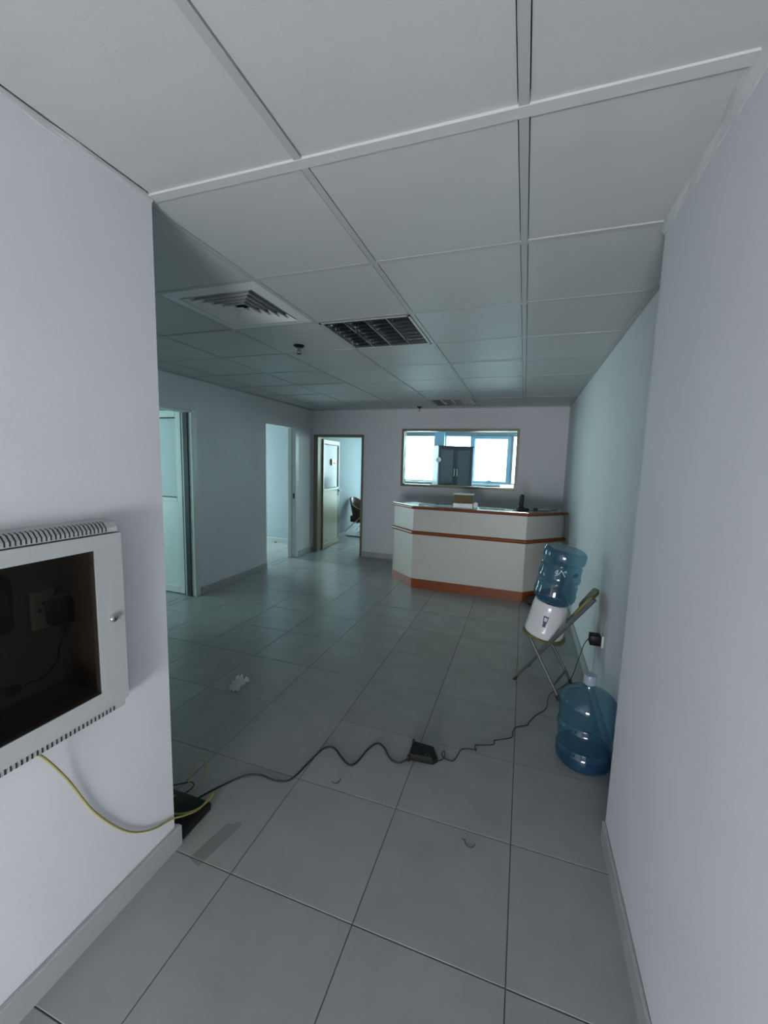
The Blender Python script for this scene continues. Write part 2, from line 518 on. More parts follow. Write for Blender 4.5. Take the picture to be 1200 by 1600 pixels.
# ------------------------------------------------------------------ baseboards
BH = 0.085
def base(side, x0, x1, y0, y1, label):
    b = B(); box(b, x0, x1, y0, y1, 0, BH)
    bmesh.ops.bevel(b, geom=[e for e in b.edges if all(v.co.z > BH - 1e-4 for v in e.verts)], offset=0.003, segments=1, affect='EDGES')
    struct('baseboard_' + side, b, M['base'], label, 'baseboard')
base('corridor_left', CXL, CXL + 0.018, YF, CYL + 0.018, 'grey tile baseboard below the network rack')
base('corridor_right', CXR - 0.012, CXR, YF, CYR, 'grey tile baseboard along the corridor wall')
base('return', XL, CXL, CYL, CYL + 0.015, 'grey tile baseboard behind the rack wall corner')
base('right', XR - 0.012, XR, CYR, YB, 'grey tile baseboard behind the water bottles')
base('left', XL, XL + 0.014, D1[1] + 0.07, O2[0], 'grey tile baseboard between the two side doorways')
base('left_near', XL, XL + 0.014, CYL, D1[0] - 0.06, 'grey tile baseboard before the first side door')
base('left_far', XL, XL + 0.014, O2[1] + 0.09, YB, 'short grey tile baseboard in the far corner')
base('back', BD[1] + 0.03, XR, YB - 0.014, YB, 'grey tile baseboard along the end wall')
base('side_room', X2, XL - 0.12, 6.486, 6.50, 'grey tile baseboard of the bright side room')
base('back_room', -3.48, -3.466, YB + 0.12, YX, 'grey tile baseboard behind the tub chair')

# ------------------------------------------------------------------ windows
def rect_frame(bm, axis, p0, p1, a0, a1, z0, z1, w):
    for (u0, u1, v0, v1) in ((a0, a0 + w, z0, z1), (a1 - w, a1, z0, z1), (a0 + w, a1 - w, z0, z0 + w), (a0 + w, a1 - w, z1 - w, z1)):
        if axis == 'y':
            bbox(bm, u0, u1, p0, p1, v0, v1, 0.003, 1)
        else:
            bbox(bm, p0, p1, u0, u1, v0, v1, 0.003, 1)
def window(n, axis, p0, p1, a0, a1, z0, z1, w, fm, gm, label, sash=None):
    o = bpy.data.objects.new('window_%d' % n, None); C.objects.link(o)
    o['kind'] = 'structure'; tag(o, label, 'window')
    b = B(); rect_frame(b, axis, p0, p1, a0, a1, z0, z1, w); obj('window_frame', b, fm, o)
    pm = (p0 + p1) / 2
    b = B()
    if axis == 'y':
        box(b, a0 + w - 0.004, a1 - w + 0.004, pm - 0.003, pm + 0.003, z0 + w - 0.004, z1 - w + 0.004)
    else:
        box(b, pm - 0.003, pm + 0.003, a0 + w - 0.004, a1 - w + 0.004, z0 + w - 0.004, z1 - w + 0.004)
    obj('pane', b, gm, o)
    return o
window(1, 'y', YB - 0.02, YB + 0.13, IW[0], IW[1], IW[2], IW[3], 0.034, M['alu'], M['clear'], 'beige framed inner window looking into the back office')
names = ['unseen office window made tall to light the doorway floor', 'wide office window left of the pale column', 'office window behind the dark cabinet', 'blue framed opening office window', 'office window right of the opening sash', 'office window at the far right of the back office']
for k, (a, b_) in enumerate(WINS):
    wd = window(2 + k, 'y', YX + 0.02, YX + 0.09, a, b_, ZS if k else 0.10, ZH, 0.022 if k != 3 else 0.035, M['alub'], M['clearw'], names[k])
    if k == 3:
        b = B(); rect_frame(b, 'y', YX - 0.025, YX + 0.03, a - 0.035, b_ + 0.035, ZS - 0.005, ZH - 0.02, 0.055); obj('sash', b, M['alub'], wd)
        b = B(); bbox(b, (a + b_) / 2 - 0.05, (a + b_) / 2 + 0.05, YX - 0.06, YX - 0.02, ZS + 0.045, ZS + 0.065, 0.005); bbox(b, (a + b_) / 2 - 0.015, (a + b_) / 2 + 0.015, YX - 0.065, YX - 0.02, ZS + 0.06, ZS + 0.085, 0.005); obj('latch', b, M['alub'], wd)
b = B(); bbox(b, -2.68, 1.5, YX - 0.14, YX, ZS - 0.05, ZS - 0.005, 0.006)
struct('trim_6', b, M['white'], 'pale sill shelf under the office windows', 'window sill')
b = B(); box(b, -1.88, -1.66, YX - 0.10, YX, ZS - 0.005, CH)
struct('trim_7', b, M['alub'], 'pale blue column between the office windows', 'column')
window(8, 'x', X2 - 0.12, X2 - 0.05, *W3, 0.04, M['aluw'], M['clear_side'], 'tall narrow window of the bright side room')
window(9, 'x', X2 - 0.12, X2 - 0.05, *W4, 0.04, M['aluw'], M['clear_first'], 'window of the first side room')
window(10, 'y', YF - 0.12, YF - 0.05, *LIGHT_OPEN, 0.06, M['aluw'], M['light_opening'], 'unseen low glazed opening added at the corridor end for light')
portal(((-2.62 + 1.40) / 2, YX + 0.18, (ZS + ZH) / 2), (-math.pi / 2, 0, 0), 4.02, ZH - ZS)
portal((-2.95, YX + 0.18, (0.10 + ZH) / 2), (-math.pi / 2, 0, 0), 0.50, ZH - 0.10)
portal((X2 - 0.14, (W3[0] + W3[1]) / 2, (W3[2] + W3[3]) / 2), (0, -math.pi / 2, 0), W3[3] - W3[2], W3[1] - W3[0])
portal((X2 - 0.14, (W4[0] + W4[1]) / 2, (W4[2] + W4[3]) / 2), (0, -math.pi / 2, 0), W4[3] - W4[2], W4[1] - W4[0])
portal(((LIGHT_OPEN[0] + LIGHT_OPEN[1]) / 2, YF - 0.14, (LIGHT_OPEN[2] + LIGHT_OPEN[3]) / 2), (math.pi / 2, 0, 0), LIGHT_OPEN[1] - LIGHT_OPEN[0], LIGHT_OPEN[3] - LIGHT_OPEN[2])

# ------------------------------------------------------------------ doors
def leaf(door, length, h, panel_m, frame_m, glass_m, mid, stile=0.075):
    """Door leaf in local coords: hinge at origin, runs along +x, faces -y; half glazed."""
    t = 0.04
    b = B()
    fw = stile
    bbox(b, 0, fw, 0, t, 0.01, h, 0.003, 1); bbox(b, length - fw, length, 0, t, 0.01, h, 0.003, 1)
    bbox(b, fw, length - fw, 0, t, h - 0.07, h, 0.003, 1); bbox(b, fw, length - fw, 0, t, mid - 0.03, mid + 0.012, 0.003, 1)
    bbox(b, fw, length - fw, 0, t, 0.01, 0.09, 0.003, 1)
    o = obj('leaf_frame', b, frame_m, door)
    b = B(); box(b, fw - 0.004, length - fw + 0.004, 0.006, t - 0.006, 0.085, mid - 0.025); p = obj('lower_panel', b, panel_m, door)
    b = B(); box(b, fw - 0.003, length - fw + 0.003, t / 2 - 0.003, t / 2 + 0.003, mid + 0.01, h - 0.065); gp = obj('pane', b, glass_m, door)
    b = B()
    box(b, fw, length - fw, 0.002, 0.008, mid + 0.010, mid + 0.020); box(b, fw, length - fw, 0.002, 0.008, h - 0.083, h - 0.070)
    obj('gasket', b, M['gasket'], door)
    return o
# first side door: opened fully into the side room
d = bpy.data.objects.new('door_1', None); C.objects.link(d); d['kind'] = 'structure'
tag(d, 'white half-glazed door standing open into the first side room', 'door')
d.location = (XL - 0.145, 3.53, 0); d.rotation_euler = (0, 0, math.pi - 0.03)
# local +x must run towards -X world, face -Y world: mirror via negative thickness side
def leaf_flip(door, length, h, panel_m, frame_m, glass_m, mid):
    kids0 = set(door.children)
    leaf(door, length, h, panel_m, frame_m, glass_m, mid)
    for c in door.children:
        if c not in kids0:
            for v in c.data.vertices:
                v.co.y = 0.04 - v.co.y
            c.data.flip_normals()
leaf_flip(d, 0.84, 2.025, M['doorw'], M['aluw'], M['frost'], 1.075)
for z in (0.25, 1.0, 1.75):
    b = B(); tube(b, [(-0.012, 0.02, z), (-0.012, 0.02, z + 0.09)], 0.010, 10, 1); obj('hinge', b, M['steel'], d)
# its frame on the wall
b = B()
for (y0, y1) in ((D1[0] - 0.055, D1[0] + 0.012), (D1[1] - 0.012, D1[1] + 0.055)):
    bbox(b, XL - 0.13, XL + 0.012, y0, y1, 0, D1[3] + 0.012, 0.004, 1)
bbox(b, XL - 0.13, XL + 0.004, D1[0] - 0.01, D1[1] + 0.01, D1[3] - 0.02, D1[3] + 0.004, 0.004, 1)
t8 = struct('trim_8', b, M['aluw'], 'white metal door frame of the first side door', 'door frame')
b = B(); box(b, XL - 0.10, XL - 0.04, D1[1] - 0.026, D1[1] - 0.010, 0, D1[3] - 0.02); obj('door_seal', b, M['gasket'], t8)
# open doorway frame
b = B()
bbox(b, XL - 0.13, XL + 0.012, O2[1] - 0.012, O2[1] + 0.085, 0, O2[3] + 0.008, 0.004, 1)
box(b, XL - 0.08, XL - 0.05, O2[1] - 0.03, O2[1] - 0.01, 0, O2[3] - 0.01)
bbox(b, XL - 0.13, XL + 0.002, O2[0] - 0.005, O2[0] + 0.01, 0, O2[3] + 0.004, 0.003, 1)
bbox(b, XL - 0.13, XL + 0.002, O2[0], O2[1], O2[3] - 0.012, O2[3] + 0.006, 0.003, 1)
t9 = struct('trim_9', b, M['aluw'], 'white metal frame of the open doorway', 'door frame')
b = B(); bbox(b, XL - 0.035, XL - 0.005, O2[1] - 0.017, O2[1] - 0.010, 0.94, 1.02, 0.002, 1); obj('strike_plate', b, M['gasket'], t9)
# back door
d = bpy.data.objects.new('door_2', None); C.objects.link(d); d['kind'] = 'structure'
tag(d, 'cream half-glazed office door with small brass sign, standing open', 'door')
d.location = (-3.225, YB + 0.14, 0); d.rotation_euler = (0, 0, math.radians(96))
# local +x runs to +Y, local -y faces +X
leaf(d, 0.82, 1.90, M['doorpan'], M['alu'], M['frost2'], 1.045, 0.042)
b = B(); bbox(b, 0.40, 0.62, -0.008, 0.010, 1.46, 1.575, 0.003, 1); sg = obj('door_sign', b, M['sign'], d); sg['label'] = 'small brass name plate with two dark printed lines'
b = B(); box(b, 0.412, 0.608, -0.0095, -0.007, 1.472, 1.563); obj('sign_face', b, M['signw'], sg)
b = B()
for x in (0.49, 0.512, 0.53):
    box(b, x, x + 0.012, -0.0105, -0.009, 1.528, 1.548)
for k in range(7):
    box(b, 0.452 + k * 0.018, 0.452 + k * 0.018 + 0.013, -0.0105, -0.009, 1.488, 1.512)
obj('sign_print', b, M['ink'], sg)
b = B()
tube(b, [(0.79, 0.0, 0.99), (0.79, -0.045, 0.99), (0.76, -0.05, 0.99), (0.69, -0.05, 0.99)], 0.009, 8, 3)
bbox(b, 0.775, 0.805, -0.006, 0.001, 0.90, 1.03, 0.002, 1)
tube(b, [(0.79, 0.04, 0.99), (0.79, 0.085, 0.99), (0.76, 0.09, 0.99), (0.69, 0.09, 0.99)], 0.009, 8, 3)
obj('door_handle', b, M['steel'], d)
b = B()
bbox(b, BD[0] - 0.02, BD[0] + 0.06, YB - 0.018, YB + 0.135, 0, BD[3] + 0.02, 0.004, 1)
bbox(b, BD[1] - 0.02, BD[1] + 0.012, YB - 0.018, YB + 0.135, 0, BD[3] + 0.02, 0.004, 1)
bbox(b, BD[0] + 0.03, BD[1] - 0.01, YB - 0.018, YB + 0.135, BD[3] - 0.02, BD[3] + 0.02, 0.004, 1)
struct('trim_10', b, M['alu'], 'beige metal frame of the open office door', 'door frame')

# ------------------------------------------------------------------ network rack
RX = CXL + 0.055                    # front face of the rack
rk = thing('network_rack', 'grey metal wall rack with smoked glass door and vented rails', 'network rack', (0, 0, 0))
y0, y1, z0, z1 = 0.33, 0.912, 0.735, 1.322
b = B()   # casing: sides, top, bottom, back
box(b, CXL - 0.19, RX - 0.02, y0 + 0.035, y0 + 0.045, 0.77, 1.285)
box(b, CXL - 0.19, RX - 0.02, y1 - 0.04, y1 - 0.03, 0.77, 1.285)
box(b, CXL - 0.19, RX - 0.02, y0 + 0.035, y1 - 0.03, 0.77, 0.78)
box(b, CXL - 0.19, RX - 0.02, y0 + 0.035, y1 - 0.03, 1.275, 1.285)
box(b, CXL - 0.195, CXL - 0.185, y0 + 0.035, y1 - 0.03, 0.77, 1.285)
obj('casing', b, M['rackin'], rk)
b = B()   # surround flush on the wall
for (a0, a1, c0, c1) in ((y0, y0 + 0.05, z0, z1 - 0.03), (y1 - 0.05, y1, z0 + 0.01, z1 - 0.03), (y0, y1, 1.27, z1 - 0.03), (y0, y1 - 0.02, z0, z0 + 0.04)):
    bbox(b, CXL, RX - 0.022, a0, a1, c0, c1, 0.003, 1)
obj('surround', b, M['rack'], rk)
# top rail: profile in x/z swept along y with a chamfer
b = B()
prof = [(CXL, 1.290), (RX - 0.004, 1.298), (RX - 0.004, 1.312), (RX - 0.016, 1.326), (CXL, 1.336)]
rings = [[(x, yy, z) for x, z in prof] for yy in (y0, y1 - 0.012)]
rings.append([(x - 0.008 if x > CXL else x, y1 - 0.002, z - (0.010 if z > 1.31 else 0)) for x, z in prof])
loft(b, rings)
tr = obj('vent_rail', b, M['rack'], rk)
b = B()
for k in range(46):
    yy = y0 + 0.03 + k * 0.0114
    if yy > y1 - 0.05:
        break
    # each slot wraps over the chamfer
    P = [(RX - 0.0032, 1.3005), (RX - 0.0032, 1.3122), (RX - 0.0155, 1.3267), (RX - 0.028, 1.3300)]
    A = [b.verts.new((x, yy, z)) for x, z in P]; Bq = [b.verts.new((x, yy + 0.0042, z)) for x, z in P]
    for q in range(3):
        b.faces.new((A[q], Bq[q], Bq[q + 1], A[q + 1]))
o = obj('vent_slots', b, M['slot'], tr); o['kind'] = 'stuff'
b = B()
prof = [(CXL, z0), (RX - 0.008, z0), (RX - 0.004, z0 + 0.004), (RX - 0.004, 0.757), (CXL, 0.757)]
loft(b, [[(x, yy, z) for x, z in prof] for yy in (y0, y1 - 0.014)])
br = obj('vent_rail', b, M['rack'], rk)
b = B()
for k in range(46):
    yy = y0 + 0.02 + k * 0.0118
    if yy > y1 - 0.05:
        break
    box(b, RX - 0.0045, RX - 0.0030, yy, yy + 0.0042, z0 + 0.004, 0.753)
o = obj('vent_slots', b, M['slot'], br); o['kind'] = 'stuff'
# door
b = B()
dz0, dz1, gy0, gy1, gz0, gz1 = 0.759, 1.294, y0 + 0.085, 0.823, 0.815, 1.252
for (a0, a1, c0, c1) in ((y0, gy0, dz0, dz1), (gy1, y1 - 0.004, dz0, dz1), (gy0, gy1, dz0, gz0), (gy0, gy1, gz1, dz1)):
    box(b, RX - 0.020, RX, a0, a1, c0, c1)
bmesh.ops.remove_doubles(b, verts=b.verts[:], dist=1e-5)
dr = obj('rack_door', b, M['rack'], rk)
b = B(); box(b, RX - 0.005, RX - 0.001, gy0 - 0.006, gy1 + 0.006, gz0 - 0.006, gz1 + 0.006); obj('pane', b, M['smoke'], dr)
b = B()
lathe(b, [(0.0125, 0), (0.0125, 0.005), (0.010, 0.009), (0.006, 0.010)], 24)
b.transform(Matrix.Translation((RX, 0.868, 1.035)) @ Matrix.Rotation(math.pi / 2, 4, 'Y'))
lk = obj('lock', b, M['chrome'], dr, True, 40); lk['label'] = 'round chrome lock'
b = B(); box(b, RX + 0.0095, RX + 0.0105, 0.8665, 0.8695, 1.030, 1.040); obj('keyhole', b, M['slot'], dr)
# things inside the rack
RB = CXL - 0.185
sk = thing('socket', 'cream wall socket inside the network rack', 'socket', (RB, 0.82, 1.045))
b = B(); bbox(b, 0, 0.012, -0.035, 0.035, -0.06, 0.06, 0.004); obj('plate', b, M['socket'], sk)
b = B()
for (a, z) in ((-0.012, 0), (0.012, 0), (0, 0.022)):
    box(b, 0.0115, 0.0128, a - 0.004, a + 0.004, z - 0.006, z + 0.004)
obj('socket_holes', b, M['slot'], sk)
ad = thing('power_adapter', 'black power adapter plugged in inside the network rack', 'adapter', (RB + 0.012, 0.851, 1.035))
b = B(); bbox(b, 0, 0.055, -0.034, 0.034, -0.042, 0.045, 0.014, 3); bbox(b, 0.01, 0.04, -0.02, 0.02, 0.035, 0.06, 0.008); obj('body', b, M['black'], ad, True, 40)
b = B(); tube(b, [(0.03, 0.01, -0.04), (0.03, 0.008, -0.075), (0.03, -0.015, -0.115), (0.03, -0.022, -0.155), (0.03, -0.07, -0.19), (0.03, -0.105, -0.187), (0.03, -0.13, -0.205)], 0.0028); obj('cord', b, M['blackm'], ad)
b = B(); bbox(b, 0.015, 0.045, -0.165, -0.125, -0.205, -0.175, 0.008); obj('connector', b, M['black'], ad)
sw = thing('modem', 'rounded black modem mounted inside the network rack', 'modem', (RB, 0.63, 1.10))
b = B(); bbox(b, 0.005, 0.05, -0.12, 0.10, -0.085, 0.085, 0.022, 4); obj('body', b, M['black'], sw, True, 40)
for k in range(4):
    b = B(); box(b, 0.0495, 0.051, -0.08 + k * 0.03, -0.074 + k * 0.03, -0.06, -0.055); obj('indicator', b, M['slot'], sw)

# ------------------------------------------------------------------ router on floor behind the corner, cables
rt = thing('router', 'flat black router box on the floor at the rack wall corner', 'router', (-1.31, 1.225, 0))
b = B(); bbox(b, -0.14, 0.115, -0.085, 0.075, 0.004, 0.042, 0.008, 2); obj('body', b, M['black'], rt, True, 40)
for sx in (-0.11, 0.09):
    for sy in (-0.06, 0.05):
        b = B(); bbox(b, sx - 0.008, sx + 0.008, sy - 0.008, sy + 0.008, 0, 0.006, 0.001, 1); obj('rubber_foot', b, M['blackm'], rt)
for k in range(4):
    b = B(); box(b, -0.06 + k * 0.03, -0.04 + k * 0.03, 0.0745, 0.0758, 0.012, 0.028); obj('port', b, M['slot'], rt)
b = B()
wx = CXL + 0.006
tube(b, [(wx + 0.03, 0.635, 0.745), (wx + 0.03, 0.665, 0.72), (wx + 0.006, 0.739, 0.586), (wx, 0.814, 0.413), (wx, 0.916, 0.252), (wx, 1.014, 0.170), (wx, 1.095, 0.137), (-1.198, 1.16, 0.10), (-1.20, 1.24, 0.062), (-1.215, 1.325, 0.055), (-1.205, 1.31, 0.05), (-1.215, 1.245, 0.05), (-1.25, 1.20, 0.055), (-1.30, 1.19, 0.052), (-1.36, 1.24, 0.05), (-1.38, 1.32, 0.02)], 0.0034)
tag(obj('network_cable', b, M['yellow'], None, True), 'yellow network cable sagging from the rack down to the router', 'cable')
b = B()
tube(b, [(-1.36, 1.33, 0.006), (-1.40, 1.39, 0.03), (-1.42, 1.44, 0.055), (-1.40, 1.47, 0.06), (-1.37, 1.46, 0.04), (-1.345, 1.42, 0.02), (-1.33, 1.36, 0.02), (-1.33, 1.303, 0.02)], 0.0032)
tag(obj('patch_cable', b, M['green'], None, True), 'olive green patch cable looping behind the router', 'cable')
b = B()
tube(b, [(-1.46, 1.34, 0.006), (-1.42, 1.36, 0.012), (-1.375, 1.375, 0.02), (-1.352, 1.355, 0.018), (-1.36, 1.303, 0.02)], 0.0026)
tag(obj('thin_cable', b, M['blackm'], None, True), 'short thin black cord curling into the router', 'cable')
b = B()
bc = [(-1.285, 1.303, 0.02), (-1.27, 1.36, 0.012), (-1.235, 1.44, 0.005), (-1.182, 1.512, 0.005), (-1.11, 1.54, 0.005), (-1.031, 1.536, 0.005), (-0.965, 1.57, 0.005), (-0.939, 1.711, 0.005), (-0.918, 1.815, 0.005), (-0.87, 1.84, 0.005), (-0.80, 1.79, 0.005), (-0.745, 1.757, 0.005), (-0.715, 1.785, 0.005), (-0.695, 1.895, 0.005), (-0.664, 1.957, 0.005), (-0.62, 1.94, 0.005), (-0.565, 1.875, 0.005), (-0.515, 1.858, 0.005), (-0.475, 1.89, 0.012), (-0.455, 1.925, 0.018)]
tube(b, bc, 0.0045)
tag(obj('power_cable', b, M['blackm'], None, True), 'black power cable snaking over the tiles from router to socket block', 'cable')
# socket block on the floor
ps = thing('extension_socket', 'black extension socket block lying on the floor tiles', 'extension socket', (-0.405, 1.955, 0), (0, 0, math.radians(2)))
b = B()
lo = [(-0.072, -0.055), (0.058, -0.050), (0.078, -0.020), (0.045, 0.052), (-0.072, 0.062)]
hi = [(-0.066, -0.046), (0.052, -0.042), (0.066, -0.018), (0.038, 0.044), (-0.064, 0.054)]
loft(b, [[(x, y, 0.004) for x, y in lo], [(x, y, 0.026) for x, y in lo], [(x, y, 0.036) for x, y in hi]])
obj('body', b, M['black'], ps)
for q in ((-0.075, -0.060, -0.065, -0.045, 0.0, 0.030), (-0.074, -0.060, 0.045, 0.066, 0.0, 0.042)):
    b = B(); bbox(b, *q, 0.004); obj('bracket', b, M['black'], ps)
b = B()
for k in range(3):
    cx = -0.04 + k * 0.036
    for (dx, dy) in ((-0.007, -0.012), (0.007, -0.012), (0, 0.006)):
        box(b, cx + dx - 0.003, cx + dx + 0.003, dy - 0.003, dy + 0.003, 0.0355, 0.0366)
obj('socket_holes', b, M['slot'], ps)
for k in range(2):
    b = B(); lathe(b, [(0.003, 0.036), (0.003, 0.0385), (0.0015, 0.0395)], 10, (0.018 + k * 0.016, -0.032)); obj('indicator', b, M['steel'], ps)
# thin kinked cord to the wall plug
b = B()
tube(b, [(-0.335, 1.94, 0.010), (-0.315, 1.954, 0.004), (-0.300, 1.985, 0.004), (-0.307, 2.02, 0.012), (-0.318, 2.00, 0.008), (-0.300, 1.977, 0.003), (-0.253, 1.975, 0.003), (-0.236, 2.03, 0.003), (-0.221, 2.082, 0.003), (-0.156, 2.102, 0.003), (-0.150, 2.085, 0.012), (-0.158, 2.125, 0.012), (-0.133, 2.149, 0.003), (-0.064, 2.181, 0.003), (-0.063, 2.21, 0.006), (-0.049, 2.226, 0.003), (0.028, 2.279, 0.003), (0.034, 2.33, 0.003), (0.05, 2.384, 0.003), (0.115, 2.43, 0.003), (0.122, 2.46, 0.003), (0.168, 2.555, 0.003), (0.228, 2.65, 0.003), (0.243, 2.75, 0.003), (0.262, 2.84, 0.004), (0.31, 2.87, 0.03), (0.375, 2.83, 0.13), (0.405, 2.80, 0.27), (0.43, 2.785, 0.40), (0.455, 2.78, 0.455), (0.475, 2.78, 0.462)], 0.0026, 6, 4)
tag(obj('adapter_lead', b, M['blackm'], None, True), 'thin kinked black lead running to the wall adapter', 'cable')
wp = thing('wall_adapter', 'square black adapter plugged into the wall beside the folding chair', 'adapter', (XR, 2.76, 0.465))
b = B(); bbox(b, -0.075, -0.012, -0.035, 0.035, -0.032, 0.032, 0.006, 2); obj('body', b, M['black'], wp, True, 40)
b = B(); bbox(b, -0.012, 0.0, -0.038, 0.038, -0.038, 0.038, 0.003, 1); obj('socket_plate', b, M['wall'], wp)

# ------------------------------------------------------------------ water bottles
def bottle_parts(root, water=0.0, printed=True):
    prof = [(0.050, 0.012), (0.095, 0.004), (0.118, 0.0), (0.132, 0.012), (0.138, 0.03), (0.138, 0.072), (0.133, 0.084), (0.122, 0.095), (0.122, 0.104), (0.131, 0.114),
            (0.131, 0.168), (0.136, 0.178), (0.139, 0.195), (0.135, 0.212), (0.124, 0.223), (0.124, 0.232), (0.133, 0.243), (0.133, 0.290), (0.138, 0.305), (0.138, 0.330), (0.130, 0.352), (0.108, 0.372), (0.070, 0.388), (0.040, 0.396), (0.030, 0.404), (0.028, 0.420), (0.028, 0.452)]
    b = B(); lathe(b, prof, 48, capt=False); obj('bottle_body', b, M['bottle'], root, True)
    b = B(); lathe(b, [(0.0285, 0.425), (0.0310, 0.427), (0.0310, 0.470), (0.029, 0.475)], 32, capb=False); obj('bottle_cap', b, M['cap'], root, True, 50)
    if water:
        b = B(); lathe(b, [(0.085, 0.016), (0.120, 0.012), (0.132, 0.03), (0.132, 0.068), (0.127, 0.080), (0.121, water)], 40); obj('water', b, M['water'], root, True, 50)
wb = thing('water_bottle', 'blue translucent water bottle standing upright on the floor', 'water bottle', (0.389, 2.235, 0.001))
bottle_parts(wb, 0.088)
# folding chair
fc = thing('folding_chair', 'grey tube folding chair with olive vinyl seat and backrest', 'folding chair', (0.22, 2.98, 0))
def loc(p, o=(0.22, 2.98, 0)):
    return (p[0] - o[0], p[1] - o[1], p[2] - o[2])
NF, FF, NR, FR = (0.026, 2.962, 0.012), (0.122, 3.205, 0.012), (0.312, 2.793, 0.012), (0.412, 3.05, 0.012)
NT, FTp = (0.456, 2.705, 0.735), (0.506, 2.93, 0.735)
SN, SF = (0.095, 2.905, 0.385), (0.195, 3.155, 0.375)
for a, c in ((NF, NT), (FF, FTp), (NR, SN), (FR, SF)):
    b = B(); tube(b, [loc(a), loc(c)], 0.0135 if c[2] > 0.6 else 0.0105, 10, 1)
    lg = obj('leg', b, M['steel'], fc, True, 50)
    b = B(); tube(b, [loc((a[0], a[1], 0.0)), loc((a[0] + (c[0] - a[0]) * 0.05, a[1] + (c[1] - a[1]) * 0.05, 0.012 + (c[2] - a[2]) * 0.05))], 0.0130, 10, 1); obj('rubber_foot', b, M['blackm'], lg)
def lerp(a, c, t):
    return tuple(a[i] + (c[i] - a[i]) * t for i in range(3))
b = B(); tube(b, [loc(lerp(NR, SN, 0.18)), loc(lerp(FR, SF, 0.18))], 0.008, 8, 1); tube(b, [loc(lerp(NF, NT, 0.12)), loc(lerp(FF, FTp, 0.12))], 0.008, 8, 1); obj('stretcher', b, M['steel'], fc)
# seat: sloping rounded disc
TILT = math.radians(10)
SEATC = Vector((0.205, 2.985, 0.362))
AX = Vector((0.94, -0.34, 0)).normalized()      # from the front to the back of the chair
RT = Matrix.Rotation(TILT, 4, Vector((0, 0, 1)).cross(AX))
b = B()
n = 40
def sring(r, z):
    return [(r * (abs(math.cos(t)) ** 0.8) * math.copysign(1, math.cos(t)), r * 1.0 * (abs(math.sin(t)) ** 0.8) * math.copysign(1, math.sin(t)), z) for t in [2 * math.pi * k / n for k in range(n)]]
loft(b, [sring(0.125, -0.006), sring(0.138, -0.005), sring(0.142, 0.0), sring(0.139, 0.006), sring(0.130, 0.010)])
b.transform(Matrix.Translation(SEATC - Vector((0.22, 2.98, 0))) @ RT @ Matrix.Rotation(math.atan2(AX.y, AX.x), 4, 'Z'))
obj('seat', b, M['olive'], fc, True, 60)
# backrest pad between the two long tubes, near their tops
b = B()
n0, n1, f0, f1 = [Vector(loc(lerp(q, w, t))) for q, w, t in ((NF, NT, 0.80), (NF, NT, 1.0), (FF, FTp, 0.80), (FF, FTp, 1.0))]
sd = (f1 - n1); upd = (n1 - n0); nrm = sd.cross(upd).normalized()
if nrm.x > 0:
    nrm = -nrm
rings = []
for i in range(9):
    t = i / 8
    bow = math.sin(math.pi * t)
    lo_ = n0.lerp(f0, t) - nrm * 0.02 * bow + nrm * 0.018
    hi_ = n1.lerp(f1, t) - nrm * 0.02 * bow + nrm * 0.018 + upd.normalized() * 0.018 * bow ** 0.5
    e = 0.010 if i in (0, 8) else 0.015
    m_ = (hi_ - lo_).normalized()
    rings.append([lo_ - nrm * e * 0.5 , lo_ + nrm * e * 0.5 , lo_ + nrm * e + m_ * 0.015, hi_ + nrm * e - m_ * 0.015, hi_ + nrm * e * 0.5, hi_ - nrm * e * 0.5])
loft(b, rings)
obj('backrest', b, M['olive'], fc, True, 60)
# dispenser and inverted bottle share the slope of the seat
AXU = (RT @ Vector((0, 0, 1)))
BASE = SEATC + AXU * 0.010 + Vector((-0.008, 0.0, 0))
ROT = RT.to_euler()
wd = thing('water_dispenser', 'white rounded table-top water dispenser standing on the folding chair', 'water dispenser', BASE, ROT)
b = B()
lathe(b, [(0.122, 0.0), (0.128, 0.006), (0.130, 0.02), (0.128, 0.045), (0.1275, 0.05), (0.126, 0.055), (0.120, 0.15), (0.116, 0.205), (0.111, 0.235), (0.105, 0.247), (0.100, 0.246), (0.094, 0.228), (0.05, 0.185)], 48)
obj('dispenser_body', b, M['ceramic'], wd, True, 60)
def on_body(a, z, r=0.1205):
    return (r * math.cos(a), r * math.sin(a), z)
ang0 = math.atan2(0 - BASE.y, 0 - BASE.x) - 0.12
b = B()   # printed cup mark: outline of a tumbler with a dark fill
rr = lambda z: 0.1268 - (z - 0.055) * 0.063
def quad(bm, pts):
    vs = [bm.verts.new(on_body(ang0 + a, z, rr(z) + 0.0012)) for a, z in pts]
    bm.faces.new(vs)
quad(b, [(-0.10, 0.132), (0.10, 0.132), (0.075, 0.108), (-0.075, 0.108)])
quad(b, [(-0.14, 0.165), (-0.09, 0.165), (-0.06, 0.125), (-0.10, 0.125)])
quad(b, [(0.14, 0.165), (0.09, 0.165), (0.06, 0.125), (0.10, 0.125)])
quad(b, [(-0.14, 0.168), (0.14, 0.168), (0.135, 0.158), (-0.135, 0.158)])
quad(b, [(-0.075, 0.118), (0.075, 0.118), (0.09, 0.092), (-0.09, 0.092)])
pm = obj('cup_mark', b, M['navy'], wd); pm['label'] = 'small navy blue printed cup mark'
b = B()   # tap on the far side of the dispenser
tube(b, [on_body(ang0 + 2.6, 0.06, 0.12), on_body(ang0 + 2.6, 0.06, 0.155), on_body(ang0 + 2.6, 0.04, 0.16)], 0.010, 10, 3)
obj('tap', b, M['ceramic'], wd, True)
ub = thing('water_bottle', 'blue water bottle turned upside down on the white dispenser', 'water bottle', BASE + AXU * 0.628, (RT @ Matrix.Rotation(math.pi, 4, 'X')).to_euler())
bottle_parts(ub)
